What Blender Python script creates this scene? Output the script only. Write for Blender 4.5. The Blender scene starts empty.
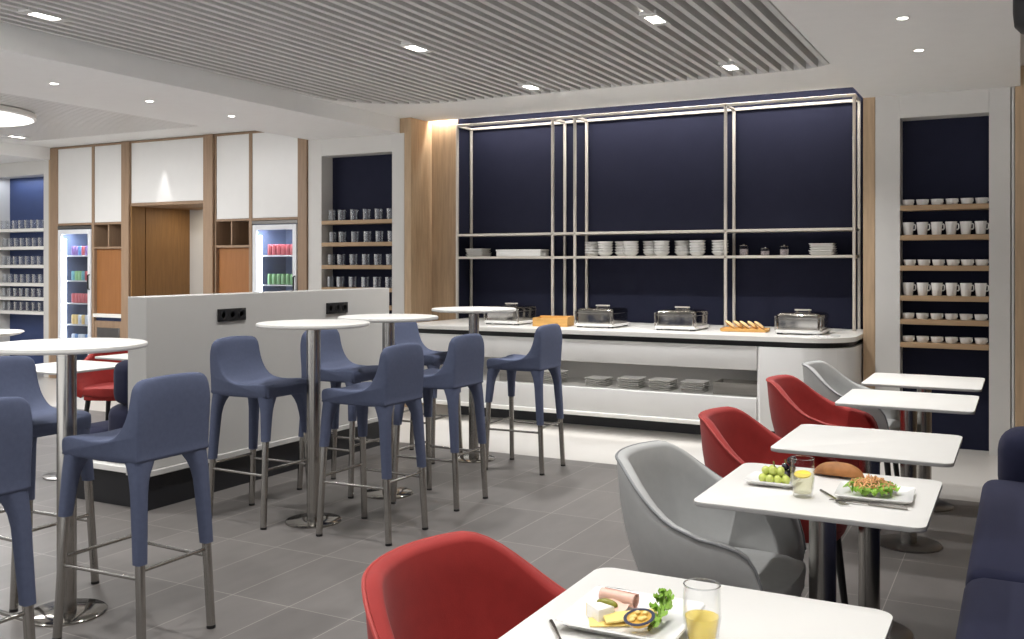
import bpy, bmesh, math, random
from mathutils import Vector, Matrix
random.seed(7)
SC = bpy.context.scene
COL = SC.collection
PI = math.pi

# ------------------------------------------------------------------ camera
F_PX, HORIZON, CAM_H = 966.6, 264.0, 1.43
YAW = math.atan(510 / 966.6)
cam = bpy.data.cameras.new('camera')
cam.sensor_width = 36.0
cam.lens = F_PX / 1024 * 36.0
cam.shift_y = -(319.5 - HORIZON) / 1024
cam.clip_start = 0.05
co = bpy.data.objects.new('camera', cam)
co.location = (0, 0, CAM_H)
co.rotation_euler = (PI / 2, 0, YAW)
COL.objects.link(co)
SC.camera = co
SC.view_settings.view_transform = 'Standard'
SC.view_settings.look = 'None'
SC.view_settings.gamma = 1.0
SC.view_settings.use_curve_mapping = False
SC.view_settings.exposure = 0.25

# ------------------------------------------------------------------ materials
def lin(c):
    return tuple(((v / 255) / 12.92 if v / 255 <= 0.04045 else ((v / 255 + 0.055) / 1.055) ** 2.4) for v in c)

def nodes(m):
    m.use_nodes = True
    t = m.node_tree
    b = t.nodes.get('Principled BSDF')
    return t, b

def mat(name, rgb, rough=0.5, metal=0.0, var=0.06, scale=8.0, stretch=(1, 1, 1), bump=0.0, bscale=200.0, spec=0.5, sheen=0.0, aniso=0.0, coat=0.0):
    m = bpy.data.materials.new(name)
    t, b = nodes(m)
    c = lin(rgb)
    tc = t.nodes.new('ShaderNodeTexCoord')
    mp = t.nodes.new('ShaderNodeMapping')
    mp.inputs['Scale'].default_value = stretch
    t.links.new(tc.outputs['Object'], mp.inputs['Vector'])
    n = t.nodes.new('ShaderNodeTexNoise')
    n.inputs['Scale'].default_value = scale
    n.inputs['Detail'].default_value = 5
    t.links.new(mp.outputs['Vector'], n.inputs['Vector'])
    r = t.nodes.new('ShaderNodeValToRGB')
    r.color_ramp.elements[0].position = 0.3
    r.color_ramp.elements[1].position = 0.7
    r.color_ramp.elements[0].color = tuple(x * (1 - var) for x in c) + (1,)
    r.color_ramp.elements[1].color = tuple(min(1, x * (1 + var)) for x in c) + (1,)
    t.links.new(n.outputs['Fac'], r.inputs['Fac'])
    t.links.new(r.outputs['Color'], b.inputs['Base Color'])
    b.inputs['Roughness'].default_value = rough
    b.inputs['Metallic'].default_value = metal
    b.inputs['Specular IOR Level'].default_value = spec
    if sheen:
        b.inputs['Sheen Weight'].default_value = sheen
    if coat:
        b.inputs['Coat Weight'].default_value = coat
    if aniso:
        b.inputs['Anisotropic'].default_value = aniso
    if bump:
        n2 = t.nodes.new('ShaderNodeTexNoise')
        n2.inputs['Scale'].default_value = bscale
        n2.inputs['Detail'].default_value = 2
        t.links.new(mp.outputs['Vector'], n2.inputs['Vector'])
        bp = t.nodes.new('ShaderNodeBump')
        bp.inputs['Strength'].default_value = bump
        bp.inputs['Distance'].default_value = 0.002
        t.links.new(n2.outputs['Fac'], bp.inputs['Height'])
        t.links.new(bp.outputs['Normal'], b.inputs['Normal'])
    return m

def wood(name, rgb, var=0.18, rough=0.5, horiz=False):
    return mat(name, rgb, rough, 0, var, 3.0, (1.5, 14, 14) if horiz else (14, 14, 1.2), 0.15, 30, 0.35)

def emit(name, rgb, s):
    m = bpy.data.materials.new(name)
    t, b = nodes(m)
    b.inputs['Base Color'].default_value = lin(rgb) + (1,)
    b.inputs['Emission Color'].default_value = lin(rgb) + (1,)
    b.inputs['Emission Strength'].default_value = s
    return m

def thin_glass(name, tint=(0.96, 0.97, 0.98), base=0.05, gain=0.75, power=3.0):
    """A cheap clear pane: transparent face-on, mirror-like at grazing angles."""
    m = bpy.data.materials.new(name)
    m.use_nodes = True
    t = m.node_tree
    t.nodes.clear()
    out = t.nodes.new('ShaderNodeOutputMaterial')
    tr = t.nodes.new('ShaderNodeBsdfTransparent')
    tr.inputs['Color'].default_value = tint + (1,)
    gl = t.nodes.new('ShaderNodeBsdfGlossy')
    gl.inputs['Roughness'].default_value = 0.03
    lw = t.nodes.new('ShaderNodeLayerWeight')
    lw.inputs['Blend'].default_value = 0.5
    pw = t.nodes.new('ShaderNodeMath')
    pw.operation = 'POWER'
    pw.inputs[1].default_value = power
    t.links.new(lw.outputs['Facing'], pw.inputs[0])
    ma = t.nodes.new('ShaderNodeMath')
    ma.operation = 'MULTIPLY_ADD'
    ma.inputs[1].default_value = gain
    ma.inputs[2].default_value = base
    t.links.new(pw.outputs[0], ma.inputs[0])
    mx = t.nodes.new('ShaderNodeMixShader')
    t.links.new(ma.outputs[0], mx.inputs['Fac'])
    t.links.new(tr.outputs[0], mx.inputs[1])
    t.links.new(gl.outputs[0], mx.inputs[2])
    t.links.new(mx.outputs[0], out.inputs['Surface'])
    return m

def liquid(name, rgb, alpha=0.6):
    m = bpy.data.materials.new(name)
    m.use_nodes = True
    t = m.node_tree
    t.nodes.clear()
    out = t.nodes.new('ShaderNodeOutputMaterial')
    tr = t.nodes.new('ShaderNodeBsdfTransparent')
    tr.inputs['Color'].default_value = tuple(v ** .35 for v in lin(rgb)) + (1,)
    df = t.nodes.new('ShaderNodeBsdfPrincipled')
    df.inputs['Base Color'].default_value = lin(rgb) + (1,)
    df.inputs['Roughness'].default_value = 0.1
    mx = t.nodes.new('ShaderNodeMixShader')
    mx.inputs['Fac'].default_value = alpha
    t.links.new(tr.outputs[0], mx.inputs[1])
    t.links.new(df.outputs[0], mx.inputs[2])
    t.links.new(mx.outputs[0], out.inputs['Surface'])
    return m

def floor_mat(name, rgb, x0, px, y0, py, grout, var, rough, gw=0.004):
    m = bpy.data.materials.new(name)
    t, b = nodes(m)
    N, L = t.nodes.new, t.links.new
    tc = N('ShaderNodeTexCoord')
    sp = N('ShaderNodeSeparateXYZ')
    L(tc.outputs['Object'], sp.inputs[0])
    def M(op, a, v=None, w=None):
        n = N('ShaderNodeMath'); n.operation = op
        for i, q in enumerate((a, v, w)):
            if q is None: continue
            if isinstance(q, (int, float)): n.inputs[i].default_value = q
            else: L(q, n.inputs[i])
        return n.outputs[0]
    u = M('DIVIDE', M('SUBTRACT', sp.outputs[0], x0), px)
    v = M('DIVIDE', M('SUBTRACT', sp.outputs[1], y0), py)
    du = M('MULTIPLY', M('ABSOLUTE', M('SUBTRACT', M('FRACT', u), 0.5)), px)
    dv = M('MULTIPLY', M('ABSOLUTE', M('SUBTRACT', M('FRACT', v), 0.5)), py)
    g = M('MAXIMUM', M('GREATER_THAN', du, px / 2 - gw / 2), M('GREATER_THAN', dv, py / 2 - gw / 2))
    cb = N('ShaderNodeCombineXYZ')
    L(M('FLOOR', u), cb.inputs[0]); L(M('FLOOR', v), cb.inputs[1])
    wn = N('ShaderNodeTexWhiteNoise'); L(cb.outputs[0], wn.inputs['Vector'])
    nz = N('ShaderNodeTexNoise'); nz.inputs['Scale'].default_value = 5.0; nz.inputs['Detail'].default_value = 8
    mp = N('ShaderNodeMapping'); mp.inputs['Scale'].default_value = (2.2, 0.7, 1)
    L(tc.outputs['Object'], mp.inputs[0]); L(mp.outputs[0], nz.inputs['Vector'])
    val = M('ADD', M('MULTIPLY', M('SUBTRACT', wn.outputs['Value'], 0.5), var), M('MULTIPLY', M('SUBTRACT', nz.outputs['Fac'], 0.5), var * 1.6))
    val = M('ADD', val, 1.0)
    c = lin(rgb)
    vm = N('ShaderNodeVectorMath'); vm.operation = 'SCALE'
    vm.inputs[0].default_value = c
    L(val, vm.inputs['Scale'])
    mx = N('ShaderNodeMix'); mx.data_type = 'RGBA'
    L(g, mx.inputs['Factor']); L(vm.outputs[0], mx.inputs[6])
    mx.inputs[7].default_value = lin(grout) + (1,)
    L(mx.outputs[2], b.inputs['Base Color'])
    b.inputs['Roughness'].default_value = rough
    b.inputs['Specular IOR Level'].default_value = 0.4
    return m

M = dict(
    plaster=mat('white_plaster', (240, 240, 239), 0.8, var=0.01),
    panel=mat('white_panel', (226, 225, 223), 0.35, var=0.01),
    corian=mat('white_solid_surface', (238, 236, 231), 0.3, var=0.01),
    laminate=mat('white_laminate', (224, 222, 217), 0.35, var=0.01),
    edge=mat('shaded_table_edge', (166, 165, 163), 0.5, var=0.02),  # white tabletop's side, painted greyer to stand for its shade
    slat=mat('grey_slat', (206, 205, 203), 0.6, var=0.02),
    void=mat('dark_ceiling_void', (128, 125, 121), 0.9, var=0.05),
    oak=wood('oak_veneer', (184, 158, 128), 0.12),
    oakpost=wood('oak_upright', (152, 127, 104), 0.10),
    oakh=wood('oak_shelf', (172, 144, 112), 0.10, horiz=True),
    warmwood=wood('warm_wood_veneer', (138, 103, 64), 0.12),
    orangewood=wood('orange_wood_veneer', (152, 102, 60), 0.08),
    crate=wood('pine_wood', (214, 166, 96), 0.16, horiz=True),
    greywood=wood('grey_wood', (150, 146, 140), 0.12, horiz=True),
    navy=mat('navy_wall', (34, 36, 53), 0.75, var=0.05, spec=0.12),
    navy_blue=mat('blue_wall', (50, 66, 108), 0.6, var=0.04),
    frame=mat('champagne_metal', (206, 200, 190), 0.4, 0.35, var=0.02),
    steel=mat('brushed_steel', (172, 169, 164), 0.27, 1.0, var=0.05, scale=30, stretch=(1, 1, 0.05)),
    chrome=mat('polished_steel', (164, 160, 154), 0.12, 1.0, var=0.03),
    dark_steel=mat('dark_brushed_steel', (120, 118, 116), 0.3, 1.0, var=0.05),
    black=mat('black_plastic', (22, 22, 24), 0.5, var=0.05),
    plinth=mat('black_plinth', (24, 24, 28), 0.5, var=0.05),
    blue=mat('denim_blue_fabric', (84, 91, 114), 0.85, var=0.05, scale=60, bump=0.2, bscale=500, spec=0.25, sheen=0.0),
    red=mat('red_fabric', (146, 40, 36), 0.75, var=0.05, scale=30, bump=0.15, bscale=400, spec=0.3, sheen=0.1),
    redpipe=mat('red_piping', (162, 56, 50), 0.65, var=0.03),
    grey=mat('grey_leather', (168, 168, 166), 0.55, var=0.03, scale=30, bump=0.1, bscale=300, spec=0.35),
    greypipe=mat('grey_piping', (122, 123, 124), 0.5, var=0.03),
    sofa=mat('navy_sofa_fabric', (33, 35, 58), 0.85, var=0.05, scale=40, bump=0.2, bscale=400, spec=0.2, sheen=0.06),
    porcelain=mat('white_porcelain', (238, 237, 234), 0.18, var=0.01, coat=0.3),
    cgrey=mat('counter_interior', (224, 222, 218), 0.6, var=0.02),
    napkin=mat('grey_crockery', (232, 230, 226), 0.4, var=0.03),
    glass=thin_glass('clear_glass', base=0.008, gain=0.6, power=2.4, tint=(.992, .994, .995)),
    pane=thin_glass('cooler_pane', base=0.03, gain=0.25),
    cooler=mat('cooler_interior', (92, 102, 128), 0.5, var=0.03),
    coolerframe=mat('cooler_frame', (226, 228, 232), 0.35, 0.0, var=0.02),
    wire=mat('wire_shelf', (200, 202, 205), 0.4, 0.3, var=0.02),
    led=emit('cool_led', (235, 242, 255), 9.0),
    lens=emit('lamp_lens', (255, 250, 240), 14.0),
    bigled=emit('round_lamp_diffuser', (255, 252, 245), 1.6),
    wine=liquid('white_wine', (250, 226, 118), 0.36),
    lemonade=liquid('lemon_water', (253, 250, 215), 0.2),
    lemon=mat('lemon_slice', (240, 214, 70), 0.4, var=0.08),
    grape=mat('green_grape', (196, 206, 104), 0.25, var=0.15, scale=30, coat=0.3),
    darkgrape=mat('dark_grape', (32, 24, 36), 0.25, var=0.2, scale=30, coat=0.3),
    stalk=mat('grape_stalk', (110, 112, 50), 0.6),
    crust=mat('bread_crust', (160, 106, 58), 0.7, var=0.4, scale=14, bump=0.5, bscale=25),
    crumb=mat('bread_crumb', (236, 206, 150), 0.8, var=0.12, scale=30, bump=0.5, bscale=80),
    leaf=mat('lettuce_green', (146, 186, 74), 0.5, var=0.35, scale=30),
    carrot=mat('carrot_shreds', (236, 178, 124), 0.5, var=0.3, scale=40),
    ham=mat('cooked_ham', (228, 186, 168), 0.45, var=0.1, scale=20),
    pickle=mat('gherkin', (128, 128, 32), 0.35, var=0.25, scale=50, bump=0.5, bscale=90),
    cheese=mat('yellow_cheese', (240, 214, 130), 0.45, var=0.04),
    brie=mat('brie_rind', (238, 234, 226), 0.7, var=0.05, scale=40),
    briecut=mat('brie_paste', (232, 208, 140), 0.5, var=0.08),
    goldcup=mat('gold_foil', (224, 180, 84), 0.35, 0.4, var=0.08),
    bluefoil=mat('dark_blue_foil', (36, 44, 72), 0.35, var=0.1),
    part=mat('partition_white', (190, 188, 184), 0.6, var=0.01),
    pier=mat('pier_white', (208, 206, 202), 0.5, var=0.01),
    tumbler=thin_glass('tumbler_glass', base=0.045, gain=1.2, power=1.3, tint=(.97, .98, .995)),
    sugar=mat('jar_filling', (150, 140, 140), 0.6, var=0.6, scale=120),
)
CANS = [mat('can_' + n, c, 0.3, 0.3, var=0.1, scale=30) for n, c in
        (('red', (172, 80, 86)), ('green', (132, 176, 126)), ('purple', (122, 96, 150)), ('teal', (92, 150, 160)), ('gold', (206, 180, 120)), ('silver', (190, 198, 210)), ('blue', (92, 130, 180)))]
RED, GREEN, PURPLE, TEAL, GOLD, SILVER, BLUE = CANS

# ------------------------------------------------------------------ mesh builder
class B:
    def __init__(s):
        s.bm = bmesh.new()
    def box(s, x0, x1, y0, y1, z0, z1, bev=0.0, seg=3):
        bm = s.bm
        vs = [bm.verts.new(p) for p in ((x0, y0, z0), (x1, y0, z0), (x1, y1, z0), (x0, y1, z0), (x0, y0, z1), (x1, y0, z1), (x1, y1, z1), (x0, y1, z1))]
        fs = [bm.faces.new([vs[i] for i in q]) for q in ((3, 2, 1, 0), (4, 5, 6, 7), (0, 1, 5, 4), (1, 2, 6, 5), (2, 3, 7, 6), (3, 0, 4, 7))]
        if bev:
            es = list({e for f in fs for e in f.edges})
            bmesh.ops.bevel(bm, geom=es, offset=bev, segments=seg, profile=0.5, affect='EDGES', clamp_overlap=True)
        return s
    def rings(s, rings, cap0=True, cap1=True, closed=True):
        bm = s.bm
        vr = [[bm.verts.new(p) for p in r] for r in rings]
        n = len(vr[0])
        for a, b in zip(vr[:-1], vr[1:]):
            for i in range(n if closed else n - 1):
                j = (i + 1) % n
                bm.faces.new((a[i], a[j], b[j], b[i]))
        if cap0 and closed: bm.faces.new(vr[0][::-1])
        if cap1 and closed: bm.faces.new(vr[-1])
        return s
    def lathe(s, prof, x=0, y=0, z=0, seg=24, cap0=True, cap1=True):
        rs = [[(x + r * math.cos(2 * PI * i / seg), y + r * math.sin(2 * PI * i / seg), z + h) for i in range(seg)] for r, h in prof]
        return s.rings(rs, cap0, cap1)
    def cyl(s, x, y, z0, z1, r, seg=20):
        return s.lathe([(r, z0), (r, z1)], x, y, 0, seg)
    def prism(s, poly, z0, z1, bev=0.0, seg=3):
        bm = s.bm
        a = [bm.verts.new((p[0], p[1], z0)) for p in poly]
        b = [bm.verts.new((p[0], p[1], z1)) for p in poly]
        n = len(poly)
        f0 = bm.faces.new(a[::-1]); f1 = bm.faces.new(b)
        for i in range(n):
            j = (i + 1) % n
            bm.faces.new((a[i], a[j], b[j], b[i]))
        if bev:
            es = list(f0.edges) + list(f1.edges)
            bmesh.ops.bevel(bm, geom=es, offset=bev, segments=seg, profile=0.5, affect='EDGES', clamp_overlap=True)
        return s
    def tube(s, pts, r, seg=8, closed=False, shape=None):
        P = [Vector(p) for p in pts]
        n = len(P)
        rr = r if isinstance(r, (list, tuple)) else [r] * n
        rings = []
        up = Vector((0, 0, 1))
        prev = None
        for i in range(n):
            if closed: d = P[(i + 1) % n] - P[i - 1]
            else: d = P[min(i + 1, n - 1)] - P[max(i - 1, 0)]
            d.normalize()
            if prev is None:
                a = d.orthogonal() if abs(d.dot(up)) > 0.95 else d.cross(up)
            else:
                a = prev - d * prev.dot(d)
            a.normalize(); prev = a
            b = d.cross(a)
            rings.append([tuple(P[i] + (a * math.cos(2 * PI * k / seg) + b * math.sin(2 * PI * k / seg)) * rr[i]) for k in range(seg)])
        if closed:
            rings.append(rings[0])
            return s.rings(rings, False, False)
        return s.rings(rings)
    def ball(s, x, y, z, rx, ry=None, rz=None, seg=14, ringn=9):
        ry = ry or rx; rz = rz or rx
        prof = [(max(1e-4, math.sin(PI * i / ringn)), -math.cos(PI * i / ringn)) for i in range(ringn + 1)]
        rs = [[(x + rx * r * math.cos(2 * PI * k / seg), y + ry * r * math.sin(2 * PI * k / seg), z + rz * h) for k in range(seg)] for r, h in prof]
        return s.rings(rs)
    def xform(s, mtx):
        bmesh.ops.transform(s.bm, matrix=mtx, verts=s.bm.verts)
        return s
    def done(s, name, m, parent=None, loc=None, rot=None, smooth=True, angle=40):
        bm = s.bm
        bmesh.ops.remove_doubles(bm, verts=bm.verts, dist=1e-6)
        bmesh.ops.recalc_face_normals(bm, faces=bm.faces)
        lim = math.radians(angle)
        for f in bm.faces: f.smooth = smooth
        for e in bm.edges:
            if len(e.link_faces) == 2 and e.calc_face_angle(0) > lim: e.smooth = False
        me = bpy.data.meshes.new(name)
        bm.to_mesh(me); bm.free()
        if isinstance(m, (list, tuple)):
            for q in m: me.materials.append(q)
        else: me.materials.append(m)
        return link(name, me, parent, loc, rot)

def link(name, me, parent=None, loc=None, rot=None):
    o = bpy.data.objects.new(name, me)
    COL.objects.link(o)
    if parent: o.parent = parent
    if loc: o.location = loc
    if rot is not None: o.rotation_euler = (0, 0, rot) if isinstance(rot, (int, float)) else rot
    return o

def tag(o, label, cat, group=None):
    o['label'] = label; o['category'] = cat
    if group: o['group'] = group
    return o

def thing(name, label, cat, loc=(0, 0, 0), rot=0.0, group=None):
    return tag(link(name, None, None, loc, rot), label, cat, group)

def struct(o):
    o['kind'] = 'structure'
    return o

def clone(root, label=None, loc=None, rot=None, mats=None):
    def cp(o, par):
        c = o.copy(); COL.objects.link(c)
        c.parent = par
        if mats and c.type == 'MESH' and c.data.materials and c.data.materials[0] in mats:
            new = mats[c.data.materials[0]]
            c.material_slots[0].link = 'OBJECT'
            c.material_slots[0].material = new
        for ch in kids.get(o, []): cp(ch, c)
        return c
    kids = {}
    def walk(o):
        kids[o] = list(o.children)
        for ch in kids[o]: walk(ch)
    walk(root)
    c = cp(root, None)
    if label: c['label'] = label
    if loc: c.location = loc
    if rot is not None: c.rotation_euler = (0, 0, rot)
    return c

ORD = ['first', 'second', 'third', 'fourth', 'fifth', 'sixth', 'seventh', 'eighth', 'ninth', 'tenth']

def rrect(x0, x1, y0, y1, r, n=6):
    pts = []
    for cx, cy, a0 in ((x1 - r, y0 + r, -90), (x1 - r, y1 - r, 0), (x0 + r, y1 - r, 90), (x0 + r, y0 + r, 180)):
        for i in range(n + 1):
            a = math.radians(a0 + 90 * i / n)
            pts.append((cx + r * math.cos(a), cy + r * math.sin(a)))
    return pts

# ------------------------------------------------------------------ room constants
YF = 8.05            # front plane of the back wall
L2, L3 = 2.742, 2.891
XL, XR, YB, YN = -13.0, 3.4, 9.3, -0.8

# floor: grey tiles in front, pale tiles along the back
FD = floor_mat('grey_tile', (101, 97, 94), -0.51, 0.3137, 3.133, 0.628, (146, 141, 134), 0.2, 0.42)
FL = floor_mat('pale_tile', (188, 184, 178), -0.51, 0.60, 6.44, 0.60, (190, 184, 174), 0.03, 0.3, 0.003)
struct(B().box(XL, XR, YN, 6.44, -0.1, 0).done('floor', FD))
struct(B().box(XL, XR, 6.44, YB, -0.1, 0).done('floor.001', FL))

# ceiling: dropped plaster strips at L2, plaster border at L3 with a slatted opening
b = B()
b.box(-6.67, -5.52, YN, YF, L2, 3.05)                  # strip over the bar tables' left
b.box(-1.11, -0.01, YN, YF, L2, 3.05)                  # strip over the dining tables
b.box(XL, -10.80, YN, YF, L2, 3.05)                    # strip over the far left
hole = []                                              # outline of the slatted opening
X0, X1, Y1 = -5.52, -1.11, 7.46
def edge_y(x):
    """far edge of the slatted opening at x (rounded corners)"""
    r1, r2 = 0.95, 0.45
    if x < X0 + r1: return Y1 - r1 + math.sqrt(max(0, r1 * r1 - (X0 + r1 - x) ** 2))
    if x > X1 - r2: return Y1 - r2 + math.sqrt(max(0, r2 * r2 - (x - X1 + r2) ** 2))
    return Y1
xs = [X0 + (X1 - X0) * i / 80 for i in range(81)]
xs = sorted(set(xs + [X0 + 0.95 * (1 - math.cos(a * PI / 24)) for a in range(13)] + [X1 - 0.45 * (1 - math.cos(a * PI / 24)) for a in range(13)]))
b.prism([(x, edge_y(x)) for x in xs] + [(X1, 8.37), (X0, 8.37)], L3, 3.05)
b.box(-10.86, -6.67, 7.52, YF, L3, 3.05)               # border at the far end of the left slats
b.box(-10.86, -10.45, YN, 7.52, L3, 3.05)
b.box(-7.72, -6.67, YN, 7.52, L3, 3.05)
b.box(-0.01, XR, YN, YF, L3, 3.05)
struct(b.done('ceiling', M['plaster'], smooth=False))
struct(B().box(XL, XR, YN, YB, 3.06, 3.2).done('ceiling.001', M['void'], smooth=False))
b = B()
n = 0
x = X1 - 0.045
while x > X0 + 0.02:
    b.box(x - 0.037, x, YN, edge_y(x - 0.018) - 0.01, L3 - 0.001, L3 + 0.085)
    x -= 0.0925
struct(b.done('ceiling_slats', M['slat'], smooth=False))
b = B()
x = -7.73
while x > -10.42:
    b.box(x - 0.05, x, YN, 7.50, L3 - 0.001, L3 + 0.06)
    x -= 0.075
struct(b.done('ceiling_slats.001', M['panel'], smooth=False))

# shell walls
struct(B().box(XL - 0.1, XL, YN, YB, 0, 3.1).done('wall_left', M['plaster'], smooth=False))
struct(B().box(XR, XR + 0.1, YN, YB, 0, 3.1).done('wall_right', M['oak'], smooth=False))

# back wall: white piers around niches, wood at the buffet alcove
NT = 2.563
b = B()
def pier(x0, x1, z0=0, z1=L2, y0=YF, y1=8.7): b.box(x0, x1, y0, y1, z0, z1, 0.002, 1)
pier(-6.69, -6.511); pier(-5.615, -5.469); pier(-6.511, -5.615, NT)
pier(-1.020, -0.838); pier(-0.218, -0.075); pier(-0.838, -0.218, NT)
pier(-0.068, -0.05, 0, L2, YF + 0.004)
pier(-13.0, -11.90); pier(-10.949, -10.848); pier(-11.90, -10.949, NT)
b.box(XL, XR, YB, YB + 0.1, 0, 3.1)
struct(b.done('wall_back', M['pier'], smooth=False))
# navy niche backs
struct(B().box(-6.511, -5.615, 8.235, 8.30, 0, NT).done('wall_back.001', M['navy'], smooth=False))
struct(B().box(-0.838, -0.218, 8.235, 8.30, 0, NT).done('wall_back.002', M['navy'], smooth=False))
struct(B().box(-11.90, -10.949, 8.25, 8.30, 0, NT).done('wall_back.003', M['navy_blue'], smooth=False))
# alcove: oak returns and front facing oak, then the navy recess
b = B()
b.box(-5.467, -5.385, YF, 8.437, 0, L3, 0.003, 1)
b.box(-5.467, -5.072, 8.437, 8.72, 0, 3.04)
b.box(-5.52, -5.467, YF + .001, 8.437, L2 + .001, L3 - .001)
b.box(-10.846, -10.802, YF - .004, 8.4, 0, L2 - .001)
b.box(-1.111, -1.022, YF, 8.437, 0, L3, 0.003, 1)
b.box(-1.125, -1.022, 8.437, 8.72, 0, 3.04)
b.box(-0.046, XR, YF, 8.3, 0, L3, 0.003, 1)
struct(b.done('wall_alcove', M['oak'], smooth=False))
b = B()
b.box(-5.072, -1.125, 8.68, 8.74, 0, 3.04)
b.box(-5.072, -5.066, 8.437, 8.68, 0, 3.04)
b.box(-1.131, -1.125, 8.437, 8.68, 0, 3.04)
struct(b.done('wall_recess', M['navy'], smooth=False))

# half-height partition between bar and lounge
b = B()
b.box(-4.615, -4.46, 3.94, 6.36, 0.235, 1.24, 0.004, 1)
b.box(-4.615, -4.445, 3.925, 6.37, 0.20, 0.235, 0.004, 1)
p = struct(b.done('wall_partition', M['part'], smooth=False))
struct(B().box(-4.60, -4.475, 3.95, 6.35, 0, 0.20).done('baseboard_partition', M['plinth'], smooth=False))
for i, (y0, y1, lb) in enumerate(((4.493, 4.74, 'black triple wall socket nearest the end of the white half-height partition'), (5.565, 5.811, 'black triple wall socket on the partition above the middle bar table'))):
    t = thing('wall_socket', lb, 'socket', (-4.46, (y0 + y1) / 2, 1.107), 0, 'sockets on the partition')
    B().box(0.0, 0.012, -0.122, 0.122, -0.04, 0.04, 0.003).done('face_plate', M['black'], t)
    for k in (-0.08, 0, 0.08):
        B().lathe([(0.028, 0), (0.028, 0.004), (0.022, 0.004), (0.018, 0.001)], seg=20).xform(Matrix.Translation((0.011, k, 0)) @ Matrix.Rotation(PI / 2, 4, 'Y')).done('outlet', M['plinth'], t)

# niche shelves with the crockery
SHZ = [1.884, 1.654, 1.418, 1.185, 1.003, 0.824]
NICHES = (('right', -0.838, -0.218, M['oakh']), ('left', -6.511, -5.615, M['oakh']), ('far', -11.90, -10.949, M['corian']))
NN = dict(right='oak shelf of the cup niche beside the buffet', left='oak shelf of the glass niche beside the buffet', far='white shelf of the blue glass niche beyond the coolers')
for key, x0, x1, m in NICHES:
    for i, z in enumerate(SHZ):
        o = B().box(x0 + 0.001, x1 - 0.001, YF - 0.004, 8.234, z - 0.04, z, 0.002, 1).done('wall_shelf', m)
        w = ('top', 'second', 'third', 'fourth', 'fifth', 'lowest')[i]
        tag(o, f'{w} {NN[key]}', 'shelf', NN[key] + 's')

def cup_meshes():
    t = thing('coffee_mug', 'x', 'mug', (0, 0, 0), 0, 'white mugs in the cup niche')
    B().lathe([(0.001, 0), (0.030, 0), (0.033, 0.004), (0.043, 0.1), (0.040, 0.1), (0.031, 0.008), (0.001, 0.006)], seg=24, cap0=False, cap1=False).done('body', M['porcelain'], t)
    B().tube([(0.036, 0, 0.082), (0.048, 0, 0.083), (0.0525, 0, 0.076), (0.0525, 0, 0.05), (0.048, 0, 0.042), (0.034, 0, 0.04)], 0.0055, 8).done('handle', M['porcelain'], t)
    u = thing('low_cup', 'x', 'cup', (0, 0, 0), 0, 'low white cups in the cup niche')
    B().lathe([(0.001, 0), (0.034, 0), (0.040, 0.006), (0.047, 0.046), (0.044, 0.046), (0.036, 0.010), (0.001, 0.008)], seg=24, cap0=False, cap1=False).done('body', M['porcelain'], u)
    B().tube([(0.042, 0, 0.037), (0.052, 0, 0.037), (0.053, 0, 0.022), (0.040, 0, 0.018)], 0.004, 8).done('handle', M['porcelain'], u)
    return t, u
mug, low = cup_meshes()
CUPX = [[-0.787, -0.683, -0.578, -0.474, -0.370, -0.268], [-0.786, -0.684, -0.582, -0.480, -0.378, -0.276], [-0.775, -0.672, -0.569, -0.467, -0.367, -0.269],
        [-0.785, -0.682, -0.580, -0.478, -0.377, -0.276], [-0.786, -0.684, -0.581, -0.479, -0.377, -0.275], [-0.784, -0.682, -0.580, -0.478, -0.376, -0.274]]
WS = ('top', 'second', 'third', 'fourth', 'fifth', 'lowest')
used = set()
def use(proto, label, loc, rot=0.0):
    if proto not in used:
        used.add(proto); proto['label'] = label; proto.location = loc; proto.rotation_euler = (0, 0, rot)
        return proto
    return clone(proto, label, loc, rot)
for r, (z, xsr) in enumerate(zip(SHZ, CUPX)):
    for i, x in enumerate(xsr):
        pr_, nm = (mug, 'mug') if r in (1, 3) else (low, 'low cup')
        use(pr_, f'{ORD[i]} white {nm} from the left on the {WS[r]} cup niche shelf', (x, 8.12, z), 0 if nm == 'mug' else -.6)

def tumbler(name, group):
    t = thing(name, 'x', 'glass', (0, 0, 0), 0, group)
    B().lathe([(0.001, 0), (0.038, 0), (0.043, 0.004), (0.046, 0.112), (0.043, 0.112), (0.039, 0.012), (0.001, 0.010)], seg=20, cap0=False, cap1=False).done('bowl', M['tumbler'], t)
    B().cyl(0, 0, 0.0006, 0.010, 0.0345, 20).done('base', M['tumbler'], t)
    return t
gl = tumbler('tumbler', 'tumblers in the glass niche beside the buffet')
for r in range(4):
    off = (0.0, 0.01, -0.01, -0.02)[r]
    for i, x in enumerate((-6.45, -6.30, -6.14, -5.98, -5.83, -5.68)):
        use(gl, f'{ORD[i]} clear tumbler from the left, {WS[r]} shelf of the oak-shelved glass niche', (x + off + (0.02 if i == 0 else 0), 8.125, SHZ[r]))
gf = tumbler('tumbler', 'tumblers in the blue niche beyond the coolers')
for r in range(6):
    for i, x in enumerate((-11.84, -11.72, -11.60, -11.48, -11.36, -11.24, -11.12)):
        use(gf, f'{ORD[i]} clear tumbler from the left, {WS[r]} white shelf of the blue niche', (x + (0, 0.03, 0.01, 0.035, 0.02, 0.03)[r], 8.13, SHZ[r]))

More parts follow.
